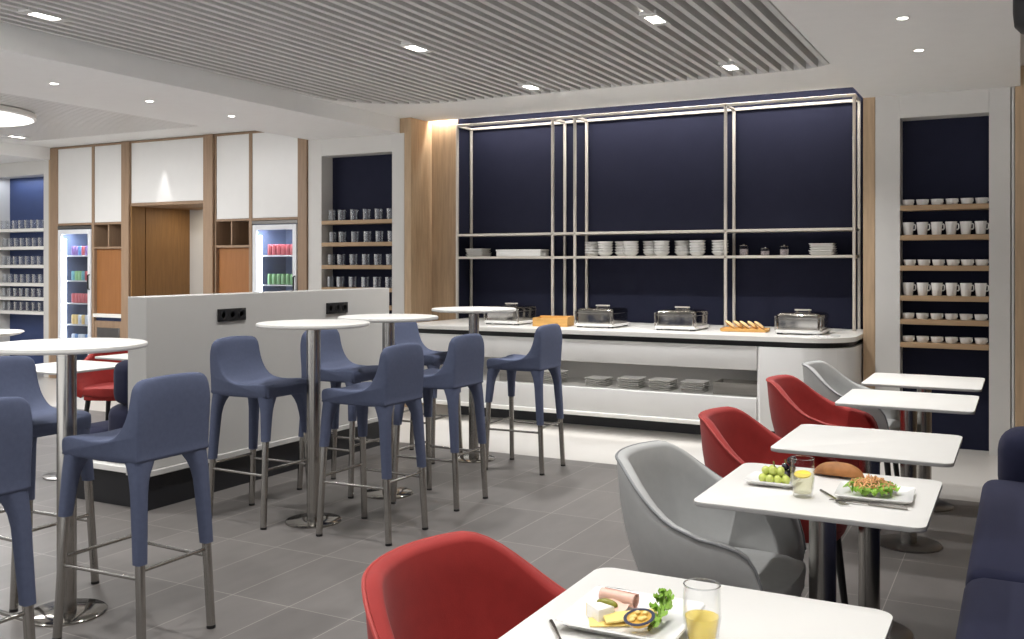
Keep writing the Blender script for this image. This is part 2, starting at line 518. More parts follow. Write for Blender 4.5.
# ------------------------------------------------------------------ shelving frame in the recess
FY0, FY1 = 8.375, 8.655
CT = 0.875
t = thing('shelving_frame', 'pale metal open frame with long shelves against the navy buffet wall', 'shelving', (-3.1, 8.5, CT))
def fr(nm, x0, x1, y0, y1, z0, z1):
    B().box(x0 + 3.1, x1 + 3.1, y0 - 8.5, y1 - 8.5, z0 - CT, z1 - CT, 0.003, 1).done(nm, M['frame'], t)
TOP = 2.836
PX = [-5.043, -3.978, -3.745, -2.300, -1.225]
hw = 0.0125
for x in PX:
    fr('post', x - hw, x + hw, FY0 - hw, FY0 + hw, CT, TOP)
    fr('post', x - hw, x + hw, FY1 - hw, FY1 + hw, CT, TOP)
for y in (FY0, FY1):
    fr('top_rail', PX[0], PX[-1], y - hw, y + hw, TOP - 0.025, TOP)
for x in PX:
    fr('cross_rail', x - hw, x + hw, FY0, FY1, TOP - 0.025, TOP)
fr('shelf', PX[0], PX[-1], FY0 - hw, FY1 + hw, 1.708, 1.732)
fr('shelf', PX[0], PX[-1], FY0 - hw, FY1 + hw, 1.481, 1.505)
SZ = 1.505

bowl = thing('bowl', 'x', 'bowl', (0, 0, 0), 0, 'white bowls stacked on the buffet shelf')
B().lathe([(0.001, 0), (0.044, 0), (0.050, 0.004), (0.062, 0.017), (0.068, 0.026), (0.074, 0.030), (0.074, 0.038), (0.070, 0.038), (0.066, 0.028), (0.046, 0.008), (0.001, 0.007)], seg=24, cap0=False, cap1=False).done('shell', M['porcelain'], bowl)
BX = [(-3.64, .02), (-3.475, -0.055), (-3.335, 0.03), (-3.215, -0.07), (-3.055, .03), (-2.92, -0.055), (-2.745, .02), (-2.585, -0.055), (-2.385, -0.03)]
for s, (x, dy) in enumerate(BX):
    for k in range(5):
        w = 'top bowl' if k == 4 else 'bottom bowl' if k == 0 else f'{ORD[k]} bowl from the bottom'
        use(bowl, f'white {w} in the {ORD[s]} bowl stack from the left', (x + random.uniform(-.002, .002), 8.53 + dy, SZ + 0.0005 + 0.0245 * k))

def square_plate(name, w, group, m, h=0.018):
    t = thing(name, 'x', 'plate', (0, 0, 0), 0, group)
    rs = []
    for s, z in ((0.80, 0), (0.86, 0.002), (1.0, h), (0.985, h + 0.002), (0.84, 0.006), (0.5, 0.005), (0.05, 0.005)):
        rs.append([(px * s, py * s, z) for px, py in rrect(-w / 2, w / 2, -w / 2, w / 2, w * 0.10, 4)])
    B().rings(rs).done('dish', m, t)
    return t
sp = square_plate('square_plate', 0.205, 'white plates stacked on the buffet shelf', M['porcelain'])
for s, (x, n, wd) in enumerate(((-4.88, 4, 'left end of'), (-1.50, 5, 'right end of'))):
    for k in range(n):
        w = 'top' if k == n - 1 else 'bottom' if k == 0 else ORD[k] + ' from the bottom'
        use(sp, f'white square plate, {w} of the stack, {wd} the wall shelf', (x + random.uniform(-.008, .008), 8.52, SZ + 0.0006 + 0.0198 * k), random.uniform(-.05, .05))
t = thing('serving_box', 'long low white lidded box beside the plates on the buffet shelf', 'box', (-4.38, 8.52, SZ + .0006))
B().box(-0.245, 0.245, -0.09, 0.09, 0, 0.05, 0.003).done('body', M['porcelain'], t)
B().box(-0.25, 0.25, -0.095, 0.095, 0.0502, 0.068, 0.004).done('lid', M['porcelain'], t)
for i, (x, h, lb) in enumerate(((-2.17, 0.095, 'tall clear condiment jar nearest the bowl stacks on the buffet shelf'), (-1.985, 0.065, 'short clear condiment jar, middle of three on the buffet shelf'), (-1.82, 0.085, 'clear condiment jar nearest the right-end plates on the buffet shelf'))):
    t = thing('condiment_jar', lb, 'jar', (x, 8.50, SZ + .0006), 0, 'condiment jars on the buffet shelf')
    B().lathe([(0.001, 0), (0.036, 0), (0.04, 0.004), (0.04, h * 0.8), (0.034, h * 0.86), (0.034, h * 0.9)], seg=18, cap0=False, cap1=False).done('glass_body', M['glass'], t)
    B().lathe([(0.0355, 0.004), (0.0365, h * 0.6)], seg=18).done('filling', M['sugar'], t)
    B().lathe([(0.039, h * 0.88), (0.039, h * 0.94), (0.012, h * 0.98), (0.010, h * 1.06), (0.001, h * 1.08)], seg=18).done('lid', M['chrome'], t)

# ------------------------------------------------------------------ buffet counter
CYF, CX0, CX1 = 7.42, -5.06, -1.118
def counter_outline(inset, xr=CX1, rl=0.17, rr=0.36, yb=8.66):
    pts = []
    x0, x1, y0 = CX0 + inset, xr - inset, CYF + inset
    r = rl
    for i in range(9):
        a = math.radians(180 + 90 * i / 8)
        pts.append((x0 + r + r * math.cos(a), y0 + r + r * math.sin(a)))
    r = rr
    for i in range(13):
        a = math.radians(270 + 90 * i / 12)
        pts.append((x1 - r + r * math.cos(a), y0 + r + r * math.sin(a)))
    pts += [(x1, 8.43), (-1.14, 8.43), (-1.14, yb), (x0, yb)]
    return pts
t = thing('buffet_counter', 'long white buffet counter with an open shelf in front of the navy wall', 'counter')
B().prism(counter_outline(0), CT - 0.036, CT, 0.008).done('worktop', M['corian'], t)
B().prism(counter_outline(0.035), 0.797, CT - 0.0362).done('shadow_gap', M['plinth'], t, smooth=False)
XB = -1.80
# fascia over the open shelf
B().box(CX0 + 0.19, XB, CYF + 0.012, CYF + 0.04, 0.613, 0.796, 0.004).done('fascia', M['panel'], t)
# left end cheek
pts = []
for i in range(9):
    a = math.radians(180 + 90 * i / 8)
    pts.append((CX0 + 0.012 + 0.17 + 0.17 * math.cos(a), CYF + 0.012 + 0.17 + 0.17 * math.sin(a)))
pts += [(CX0 + 0.19, CYF + 0.012), (CX0 + 0.19, 8.6), (CX0 + 0.012, 8.6)]
B().prism(pts, 0.16, 0.796, 0.003, 1).done('end_cheek', M['panel'], t)
# right rounded end block
r = 0.35
pts = [(XB + 0.03, CYF - 0.004), (XB, CYF + 0.03), (XB, 8.6), (-1.15, 8.6), (-1.15, 8.42), (CX1 - 0.006, 8.42)]
pts += [(CX1 - 0.006 - r + r * math.cos(math.radians(a)), CYF - 0.004 + r + r * math.sin(math.radians(a))) for a in range(0, -91, -9)]
B().prism(pts, 0.16, 0.796, 0.003, 1).done('end_block', M['panel'], t)
B().box(-1.2045, -1.2035, CYF + 0.009, CYF + 0.0125, 0.165, 0.795).done('seam', M['cgrey'], t)
# shelf interior, lower front and lip, plinth
b = B()
b.box(CX0 + 0.192, XB - 0.002, CYF + 0.10, 8.0, 0.372, 0.398)
b.box(CX0 + 0.192, XB - 0.002, 8.0, 8.03, 0.372, 0.795)
b.box(CX0 + 0.192, XB - 0.002, CYF + 0.042, 8.0, 0.613, 0.63)
b.done('open_shelf', M['cgrey'], t, smooth=False)
B().box(CX0 + 0.192, XB - 0.002, CYF + 0.012, CYF + 0.099, 0.20, 0.398, 0.004).done('lower_front', M['panel'], t)
B().box(CX0 + 0.19, XB - 0.002, CYF - 0.012, CYF + 0.12, 0.165, 0.199, 0.006).done('bottom_lip', M['corian'], t)
B().box(CX0 + 0.2, CX1 - 0.12, 7.90, 8.5, 0, 0.165).done('plinth', M['plinth'], t, smooth=False)

up = square_plate('square_plate', 0.20, 'grey plates stacked on the open counter shelf', M['napkin'], 0.013)
for s, (x, n) in enumerate(((-3.62, 6), (-3.19, 4), (-2.90, 5), (-2.62, 5), (-2.35, 5))):
    for k in range(n):
        w = 'top' if k == n - 1 else 'bottom' if k == 0 else ORD[k] + ' from the bottom'
        use(up, f'grey plate, {w} of the {ORD[s]} stack from left under the counter', (x + random.uniform(-.008, .008), 7.64, 0.399 + 0.0165 * k), random.uniform(-.07, .07))
for nm, x0, x1, lb, m in (('wooden_crate', -2.17, -1.815, 'grey wooden crate at the right end of the open counter shelf', M['greywood']), ('storage_box', -4.10, -3.76, 'grey storage box left of the plate stacks on the counter shelf', M['greywood'])):
    t = thing(nm, lb, 'crate' if nm == 'wooden_crate' else 'box', ((x0 + x1) / 2, 7.66, 0.399))
    w = (x1 - x0) / 2
    b = B(); b.box(-w, w, -0.13, -0.115, 0, 0.095, 0.001, 1); b.box(-w, w, 0.115, 0.13, 0, 0.095, 0.001, 1)
    b.box(-w, -w + 0.015, -0.115, 0.115, 0, 0.095); b.box(w - 0.015, w, -0.115, 0.115, 0, 0.095)
    b.done('sides', m, t, smooth=False)
    B().box(-w + 0.016, w - 0.016, -0.114, 0.114, 0, 0.01).done('bottom', m, t, smooth=False)

# ------------------------------------------------------------------ chafing dishes, bread board, wooden box
def chafing(label, x, y, rot=0.0):
    t = thing('chafing_dish', label, 'chafing dish', (x, y, CT + 0.001), rot, 'chafing dishes on the buffet')
    w, d = 0.165, 0.195
    B().prism(rrect(-w - .015, w + .015, -d - .02, d + .02, 0.03), 0.012, 0.036, 0.005).done('base_tray', M['porcelain'], t)
    for sx in (-1, 1):
        for sy in (-1, 1):
            B().box(sx * (w - .02) - .02, sx * (w - .02) + .02, sy * (d - .02) - .02, sy * (d - .02) + .02, 0, 0.0115, 0.002, 1).done('foot', M['black'], t)
    B().prism(rrect(-w, w, -d, d, 0.02), 0.0365, 0.122, 0.004).done('body', M['chrome'], t)
    B().prism(rrect(-w - .006, w + .006, -d - .006, d + .006, 0.022), 0.1225, 0.132, 0.003)  .done('rim', M['chrome'], t)
    rs = []
    for q, z in ((1.0, 0.1325), (1.0, 0.148), (0.96, 0.158), (0.88, 0.165), (0.6, 0.169), (0.02, 0.170)):
        rs.append([(px * q, py * q, z) for px, py in rrect(-w - .003, w + .003, -d - .003, d + .003, 0.03)])
    B().rings(rs).done('lid', M['chrome'], t)
    for sx in (-1, 1):
        B().box(sx * (w + .008) - .008, sx * (w + .008) + .008, -d - .012, -d + .004, 0.03, 0.145, 0.003).done('corner_bracket', M['chrome'], t)
    B().prism(rrect(-0.065, 0.065, -0.028, 0.028, 0.026), 0.180, 0.192, 0.005).done('handle', M['frame'], t)
    b = B(); b.cyl(-0.045, 0, 0.166, 0.182, 0.008); b.cyl(0.045, 0, 0.166, 0.182, 0.008); b.done('handle_stem', M['chrome'], t)
    return t
chafing('steel chafing dish at the far end of the buffet, behind the far bar table', -4.20, 7.95)
chafing('steel chafing dish beside the wooden box on the buffet', -3.285, 7.95)
chafing('steel chafing dish between the bread tray and the dish by the box', -2.555, 7.95)
chafing('steel chafing dish beside the bread tray near the oak post', -1.55, 7.93)

t = thing('wooden_box', 'open pine box between the first two chafing dishes on the buffet', 'box', (-3.715, 7.84, CT + 0.001), 0.16)
b = B(); b.box(-0.16, 0.16, -0.12, -0.108, 0, 0.075, 0.002, 1); b.box(-0.16, 0.16, 0.108, 0.12, 0, 0.085, 0.002, 1)
b.box(-0.16, -0.148, -0.108, 0.108, 0, 0.075); b.box(0.148, 0.16, -0.108, 0.108, 0, 0.085); b.done('sides', M['crate'], t, smooth=False)
B().box(-0.147, 0.147, -0.107, 0.107, 0, 0.01).done('bottom', M['crate'], t, smooth=False)
t = thing('bread_board', 'shallow pine bread tray next to the last chafing dish on the buffet', 'tray', (-2.02, 7.95, CT + 0.001), 0.1)
rs = []
for s, z in ((0.95, 0), (1, 0.004), (1, 0.026), (0.95, 0.026), (0.93, 0.012), (0.1, 0.012)):
    rs.append([(px * s, py * s, z) for px, py in rrect(-0.19, 0.19, -0.11, 0.11, 0.03)])
B().rings(rs).done('tray', M['crate'], t)
for i in range(5):
    x = -2.140 + 0.060 * i
    q = thing('bread_slice', f'pale bread slice, {ORD[i]} from the left in the pine bread tray', 'bread', (x, 7.935 + 0.02 * (i % 2), CT + 0.0135), 0.04 * (-1) ** i, 'bread slices on the buffet')
    mt = Matrix.Translation((0, 0, 0.0395)) @ Matrix.Rotation(math.radians(37), 4, 'Y')
    B().ball(0, 0, 0, .052, .033, .0165, 16, 10).xform(mt).done('crumb', M['crumb'], q)
    B().tube([(.0505 * math.cos(a), .032 * math.sin(a), -.002) for a in [2 * PI * k / 20 for k in range(20)]], .0034, 6, True).xform(mt).done('crust', M['crust'], q)
t = thing('menu_card', 'flat white card lying on the buffet end beside the oak post', 'card', (-1.33, 7.66, CT + 0.001))
B().box(-0.10, 0.10, -0.06, 0.06, 0, 0.006, 0.002, 1).done('card', M['porcelain'], t)
t.children[0].parent = None
bpy.data.objects.remove(t)
o = bpy.data.objects['card']; o.name = 'menu_card'; o.location = (-1.33, 7.66, CT + 0.001)
tag(o, 'flat white card lying on the buffet end beside the oak post', 'card')

# ------------------------------------------------------------------ storage wall with coolers
CY = 8.03
def bay(label, x0, xm, x1, loc_name, fridge_left):
    """upright-framed oak cabinet: two white doors above, a cooler opening and an open coffee niche below"""
    t = thing('tall_cabinet', label, 'cabinet', (x0, CY, 0))
    def P(nm, a, bb, y0, y1, z0, z1, m=M['oakpost'], bev=0.002):
        return B().box(a - x0, bb - x0, y0 - CY, y1 - CY, z0, z1, bev, 1).done(nm, m, t)
    return t, P
# left bay
t, P = bay('oak tall cabinet with two white doors around the cooler beside the blue niche', -10.80, -10.03, -9.325, 'l', True)
P('upright', -10.80, -10.656, CY, 8.70, 0, 2.885)
P('upright', -9.48, -9.353, CY - 0.03, 8.70, 0, 2.885)
P('upright', -10.033, -9.988, CY, 8.70, 0, 2.885)
P('top_rail', -10.655, -9.481, CY + 0.001, 8.70, 2.862, 2.884)
P('rail', -10.655, -10.034, CY + 0.001, 8.70, 1.908, 1.934); P('rail', -9.987, -9.481, CY + 0.001, 8.70, 1.908, 1.934)
P('door', -10.654, -10.035, CY + 0.008, CY + 0.03, 1.936, 2.860, M['panel'])
P('door', -9.986, -9.482, CY + 0.008, CY + 0.03, 1.936, 2.860, M['panel'])
P('divider', -9.750, -9.728, CY + 0.004, 8.40, 1.64, 1.907)
P('shelf', -9.987, -9.481, CY + 0.002, 8.40, 1.615, 1.639)
P('back_panel', -9.987, -9.481, 8.07, 8.09, 0.83, 1.614, M['orangewood'])
P('cubby_back', -9.987, -9.481, 8.401, 8.43, 1.641, 1.907)
P('worktop', -9.987, -9.481, CY - 0.02, 8.069, 0.785, 0.829, M['corian'])
P('blue_band', -9.987, -9.481, CY + 0.03, 8.40, 0.742, 0.784, M['navy_blue'])
P('base_door', -9.987, -9.481, CY + 0.005, CY + 0.03, 0.1, 0.741)
P('flap', -9.93, -9.54, CY - 0.006, CY + 0.0045, 0.36, 0.66, M['dark_steel'])
# right bay
t, P = bay('oak tall cabinet with two white doors around the cooler beside the glass niche', -8.154, -7.43, -6.695, 'r', False)
P('upright', -8.154, -8.009, CY - 0.03, 8.90, 0, 2.885)
P('upright', -8.0085, -7.986, CY, 8.70, 0, 2.885)
P('upright', -7.502, -7.458, CY, 8.70, 0, 2.885)
P('upright', -6.817, -6.695, CY, 8.70, 0, 2.885)
P('top_rail', -7.985, -6.818, CY + 0.001, 8.70, 2.862, 2.884)
P('rail', -7.985, -7.503, CY + 0.001, 8.70, 1.905, 1.930); P('rail', -7.457, -6.818, CY + 0.001, 8.70, 1.905, 1.930)
P('door', -7.984, -7.504, CY + 0.008, CY + 0.03, 1.932, 2.860, M['panel'])
P('door', -7.456, -6.819, CY + 0.008, CY + 0.03, 1.932, 2.860, M['panel'])
P('divider', -7.768, -7.748, CY + 0.004, 8.40, 1.64, 1.904)
P('shelf', -7.985, -7.503, CY + 0.002, 8.40, 1.612, 1.639)
P('back_panel', -7.985, -7.503, 8.07, 8.09, 0.83, 1.611, M['orangewood'])
P('cubby_back', -7.985, -7.503, 8.401, 8.43, 1.641, 1.904)
P('worktop', -7.985, -7.503, CY - 0.02, 8.069, 0.785, 0.829, M['corian'])
P('base_door', -7.985, -7.503, CY + 0.005, CY + 0.03, 0.1, 0.784)
# overhead panel and passage
t = thing('overhead_cabinet', 'wide white overhead cabinet above the oak passage between the coolers', 'cabinet', (-9.352, CY, 2.115))
W_ = 1.197
B().box(0, W_, 0, 0.55, 0, 0.035, 0.002, 1).done('bottom_rail', M['oakpost'], t)
B().box(0, W_, 0, 0.55, 0.748, 0.770, 0.002, 1).done('top_rail', M['oakpost'], t)
B().box(0.004, W_ - .004, 0.008, 0.03, 0.037, 0.746, 0.002, 1).done('door', M['panel'], t)
b = B(); b.box(-9.352, -9.33, CY + 0.0, 8.225, 0, 2.114); b.box(-9.352, -9.33, 8.24, 8.93, 0, 2.114); b.box(-9.33, -8.156, 8.581, 8.93, 2.114, 2.15)
struct(b.done('wall_passage', M['warmwood'], smooth=False))
struct(B().box(-9.352, -8.10, 8.93, 8.98, 0, 2.2).done('wall_passage.001', M['part'], smooth=False))

can_protos = {}
def can(m):
    if m not in can_protos:
        c = tag(B().lathe([(0.022, 0), (0.030, 0.006), (0.031, 0.012), (0.031, 0.105), (0.026, 0.116), (0.025, 0.118), (0.022, 0.115)], seg=14).done('drink_can', m), 'x', 'can')
        can_protos[m] = c
    return can_protos[m]
def cooler(label, x0, x1, where, rows, shelves):
    t = thing('drinks_cooler', label, 'cooler', (x0, CY, 0.0))
    w = x1 - x0
    D = 0.55
    b = B()
    b.box(0, 0.02, 0.03, D, 0.06, 1.90); b.box(w - 0.02, w, 0.03, D, 0.06, 1.90); b.box(0.02, w - 0.02, D - 0.02, D, 0.06, 1.90)
    b.box(0.02, w - 0.02, 0.03, D - 0.02, 1.85, 1.90); b.box(0.02, w - 0.02, 0.03, D - 0.02, 0.06, 0.16)
    b.done('cabinet', M['cooler'], t, smooth=False)
    B().box(0.0, w, 0.0, 0.03, 1.865, 1.90).done('grille', M['dark_steel'], t, smooth=False)
    fw = 0.055
    d = B()
    d.box(0.01, 0.01 + fw, -0.005, 0.025, 0.12, 1.855, 0.003, 1); d.box(w - 0.01 - fw, w - 0.01, -0.005, 0.025, 0.12, 1.855, 0.003, 1)
    d.box(0.01 + fw, w - 0.01 - fw, -0.005, 0.025, 1.80, 1.855, 0.003, 1); d.box(0.01 + fw, w - 0.01 - fw, -0.005, 0.025, 0.12, 0.18, 0.003, 1)
    d = d.done('door', M['coolerframe'], t, smooth=False)
    B().box(0.01 + fw, w - 0.01 - fw, 0.006, 0.012, 0.18, 1.80).done('pane', M['pane'], d, smooth=False)
    B().tube([(w - 0.03, -0.006, 1.12), (w - 0.03, -0.03, 1.13), (w - 0.03, -0.03, 1.29), (w - 0.03, -0.006, 1.30)], 0.009, 8).done('handle', M['black'], d)
    B().box(0.066, 0.112, 0.032, 0.045, 0.2, 1.74, 0.004, 1).done('light_strip', M['led'], t)
    for z in shelves:
        B().box(0.021, w - 0.021, 0.05, D - 0.03, z - 0.014, z, 0.002, 1).done('shelf', M['wire'], t)
    for r, (z, cols) in enumerate(rows):
        for i, m in enumerate(cols):
            nm = {RED: 'red', GREEN: 'green', PURPLE: 'purple', TEAL: 'teal', GOLD: 'gold', SILVER: 'silver', BLUE: 'blue'}[m]
            c = use(can(m), f'{nm} can, {ORD[i]} from left on {WS[r]} shelf of the cooler {where}', (x0 + 0.165 + (w - 0.25) * i / 6.0, CY + 0.11, z + 0.0005))
            c['group'] = f'cans in the cooler {where}'
LZ = [1.535, 1.225, 0.945, 0.68]
cooler('glass-door drinks cooler with five tiers of cans beside the blue niche', -10.654, -10.035, 'beside the blue niche',
       [(LZ[0], [PURPLE, PURPLE, BLUE, RED, PURPLE, TEAL, TEAL]), (LZ[1], [TEAL, GREEN, GREEN, TEAL, RED, RED, RED]), (LZ[2], [RED] * 7), (LZ[3], [GOLD, GOLD, SILVER, GOLD, SILVER, SILVER, GOLD]), (0.44, [SILVER, BLUE, SILVER, SILVER, BLUE, BLUE, SILVER])], LZ + [0.44])
cooler('glass-door drinks cooler with red and green cans beside the glass niche', -7.456, -6.819, 'beside the glass niche',
       [(1.525, [RED] * 7), (1.205, [GREEN] * 7)], [1.525, 1.205, 0.9])

# ------------------------------------------------------------------ bar stools
def catmull(pts, n=3):
    out = []
    N = len(pts)
    for i in range(N):
        p0, p1, p2, p3 = (Vector(pts[(i + k - 1) % N]) for k in range(4))
        for j in range(n):
            t = j / n
            out.append(0.5 * ((2 * p1) + (-p0 + p2) * t + (2 * p0 - 5 * p1 + 4 * p2 - p3) * t * t + (-p0 + 3 * p1 - 3 * p2 + p3) * t ** 3))
    return out

def split_mesh(bm, test, name_a, name_b, m, parent):
    """one continuous upholstered surface cut into two meshes that keep its smooth normals"""
    bm.normal_update()
    bmesh.ops.recalc_face_normals(bm, faces=bm.faces)
    bm.normal_update()
    nor = {tuple(round(c, 5) for c in v.co): v.normal.copy() for v in bm.verts}
    outs = []
    for nm, want in ((name_a, True), (name_b, False)):
        c = bm.copy()
        bmesh.ops.delete(c, geom=[f for f in c.faces if test(f.calc_center_median()) != want], context='FACES')
        for f in c.faces: f.smooth = True
        me = bpy.data.meshes.new(nm)
        c.to_mesh(me); c.free()
        me.materials.append(m)
        me.normals_split_custom_set_from_vertices([nor[tuple(round(q, 5) for q in v.co)] for v in me.vertices])
        outs.append(link(nm, me, parent))
    bm.free()
    return outs

def make_stool():
    t = thing('bar_stool', 'x', 'bar stool', (0, 0, 0), 0, 'blue upholstered bar stools')
    prof = [(.208, .697), (.223, .712), (.226, .745), (.214, .770), (.16, .778), (.06, .772), (-.02, .777), (-.075, .795), (-.118, .84), (-.150, .905), (-.172, .972),
            (-.184, .998), (-.202, 1.014), (-.220, 1.002), (-.225, .95), (-.219, .88), (-.211, .80), (-.207, .73), (-.200, .702), (-.10, .695), (.05, .695)]
    pr2 = catmull(prof, 3)
    n = len(pr2)
    nrm = []
    for i in range(n):
        d = pr2[(i + 1) % n] - pr2[i - 1]
        nrm.append(Vector((-d.y, d.x)).normalized())
    bm = bmesh.new()
    st = [(-.184, .011, .80), (-.182, .006, .84), (-.176, .002, .885), (-.163, 0, .93), (-.145, 0, .96), (-.10, 0, .985), (-.03, 0, 1), (.03, 0, 1), (.10, 0, .985), (.145, 0, .96), (.163, 0, .93), (.176, .002, .885), (.182, .006, .84), (.184, .011, .80)]
    rings = []
    for y, ins, h in st:
        ring = []
        for p, q in zip(pr2, nrm):
            c = p + q * ins
            z = c.y if c.y < .80 else .80 + (c.y - .80) * h
            x = c.x * (.985 if c.x > 0 else .945)
            if z > .80: x += (z - .80) ** 2 * 0.5 * (abs(y) / .18) ** 2      # backrest wraps forward a little
            z -= 0.012 * (1 - (y / .185) ** 2) if (.76 < c.y < .79 and c.x > -.05) else 0
            ring.append(bm.verts.new((x, y * .958, z)))
        rings.append(ring)
    for a, b in zip(rings[:-1], rings[1:]):
        for i in range(n):
            j = (i + 1) % n
            bm.faces.new((a[i], a[j], b[j], b[i]))
    bm.faces.new(rings[0][::-1]); bm.faces.new(rings[-1])
    bmesh.ops.bisect_plane(bm, geom=bm.verts[:] + bm.edges[:] + bm.faces[:], plane_co=(0, 0, .8133), plane_no=(0, 0, 1))
    split_mesh(bm, lambda c: c.z > .8133, 'backrest', 'seat', M['blue'], t)
    def sq(cx, cy, z, h, k=12):
        pts = []
        for i in range(k):
            a = 2 * PI * i / k
            c, s = math.cos(a), math.sin(a)
            pts.append((cx + h * abs(c) ** .6 * (1 if c > 0 else -1), cy + h * abs(s) ** .6 * (1 if s > 0 else -1), z))
        return pts
    for sx in (1, -1):
        for sy in (1, -1):
            if sx > 0: top, foot, zb = (.1985, .153), (.214, .198), .468
            else: top, foot, zb = (-.1725, .153), (-.210, .170), .337
            def at(z):
                u = (0.72 - z) / 0.72
                return (top[0] + (foot[0] - top[0]) * u, sy * (top[1] + (foot[1] - top[1]) * u))
            leg = B().tube([at(zb + 0.10) + (zb + 0.10,), at(.012) + (.012,)], [.018, .017], 14).done('leg', M['steel'], t)
            B().tube([at(.0118) + (.0118,), at(0) + (0.0,)], .0175, 14).done('foot_cap', M['black'], leg)
            rs = []
            for z, hx, hy in ((.768, .034, .036), (.745, .044, .048), (.712, .046, .050), (.685, .039, .043), (.66, .0335, .036), (.63, .0295, .031), (.585, .0265, .0275), ((.585 + zb) / 2, .0245, .0248), (zb, .0225, .0225)):
                c = at(z)
                tuck = .014 if z > .76 else .0005 if z > .72 else 0
                cx = c[0] + sx * (.0225 - hx - tuck)             # outer faces stay in line with the seat edge
                cy = c[1] + sy * (.0225 - hy - tuck)
                ring = []
                for i in range(16):
                    a = 2 * PI * i / 16
                    cc, ss = math.cos(a), math.sin(a)
                    ring.append((cx + hx * abs(cc) ** .62 * (1 if cc > 0 else -1), cy + hy * abs(ss) ** .62 * (1 if ss > 0 else -1), z))
                rs.append(ring)
            B().rings(rs).done('leg_cover', M['blue'], leg)
    def at2(sx, sy, z):
        top, foot = ((.1985, .153), (.214, .198)) if sx > 0 else ((-.1725, .153), (-.210, .170))
        u = (0.72 - z) / 0.72
        return (top[0] + (foot[0] - top[0]) * u, sy * (top[1] + (foot[1] - top[1]) * u), z)
    for sy in (1, -1):
        B().tube([at2(1, sy, .283), at2(-1, sy, .283)], .0075, 10).done('footrest_rail', M['steel'], t)
    for sx in (1, -1):
        B().tube([at2(sx, 1, .312), at2(sx, -1, .312)], .0075, 10).done('footrest_rail', M['steel'], t)
    return t
stool = make_stool()
for lb, x, y, r in (
    ('blue upholstered bar stool cut off by the lower left corner of the photo', -3.02, 1.86, PI),
    ('blue bar stool at the near bar table, its back toward the coolers', -3.885, 2.76, 0.0),
    ('blue bar stool shown whole from behind, right of the near bar table', -3.03, 2.64, PI),
    ('blue bar stool directly beside the white partition below its near socket', -3.83, 4.18, 0.0),
    ('blue bar stool seen from behind in front of the two middle bar tables', -3.055, 4.22, PI),
    ('blue bar stool by the partition half hidden behind the middle bar table pole', -3.84, 4.96, 0.0),
    ('blue bar stool seen from behind between the middle stool and the buffet stool', -3.105, 4.97, PI),
    ('blue bar stool on the partition side of the far bar table', -3.945, 6.05, 0.0),
    ('blue bar stool nearest the buffet counter, standing at the far bar table', -3.085, 6.055, PI)):
    use(stool, lb, (x, y, 0), r)

# ------------------------------------------------------------------ tables
def bar_table():
    t = thing('bar_table', 'x', 'bar table', (0, 0, 0), 0, 'round white bar tables')
    B().lathe([(.29, 1.083), (.308, 1.086), (.312, 1.093), (.310, 1.103), (.306, 1.105)], seg=64).done('tabletop', M['laminate'], t)
    B().lathe([(.16, 1.074), (.16, 1.0825)], seg=40).done('mounting_plate', M['black'], t)
    B().cyl(0, 0, 0.0132, 1.0735, .038, 28).done('column', M['steel'], t)
    B().lathe([(.155, 0), (.155, .006), (.150, .010), (.05, .013)], seg=48).done('base', M['chrome'], t)
    return t
bt = bar_table()
for lb, x, y in (('round white bar table nearest the camera with a steel column', -3.46, 2.65), ('round white bar table in the middle, under the partition sockets', -3.485, 4.24),
                 ('round white bar table just behind the middle one, partly hidden by its top', -3.49, 4.965), ('round white bar table farthest away, in front of the buffet', -3.555, 6.14)):
    use(bt, lb, (x, y, 0))

def dining_table():
    t = thing('dining_table', 'x', 'table', (0, 0, 0), 0, 'square white dining tables')
    B().prism(rrect(-.315, .315, -.315, .315, .035), .7365, .740, .0015, 2).done('tabletop', M['laminate'], t)
    B().prism(rrect(-.315, .315, -.315, .315, .035), .726, .7364, .003, 2).done('shaded_edge', M['edge'], t)
    B().box(-.13, .13, -.13, .13, .716, .7255, .002, 1).done('mounting_plate', M['black'], t)
    B().cyl(0, 0,   .0132, .7155, .040, 28).done('column', M['steel'], t)
    B().lathe([(.16, 0), (.16, .006), (.155, .010), (.05, .013)], seg=48).done('base', M['dark_steel'], t)
    return t
dt = dining_table()
TABY = [1.735, 3.045, 3.970, 5.305, 6.205]
for lb, y in zip(('white dining table nearest the camera with the ham and cheese plate', 'white dining table with the grapes, bread roll and salad', 'empty white dining table right behind the salad table',
                  'empty white dining table, second farthest in the row by the cup niche', 'empty white dining table at the far end of the row, closest to the cup niche'), TABY):
    use(dt, lb, (-.512 - .026 * (y < 2) - .025 * (2 < y < 3.5) - .013 * (3.5 < y < 4.5), y, 0))
use(dt, 'white dining table behind the partition, the nearer of the two seen past it', (-5.70, 4.38, 0))
use(dt, 'white dining table behind the partition, the farther one beside the red chairs', (-5.80, 5.22, 0))

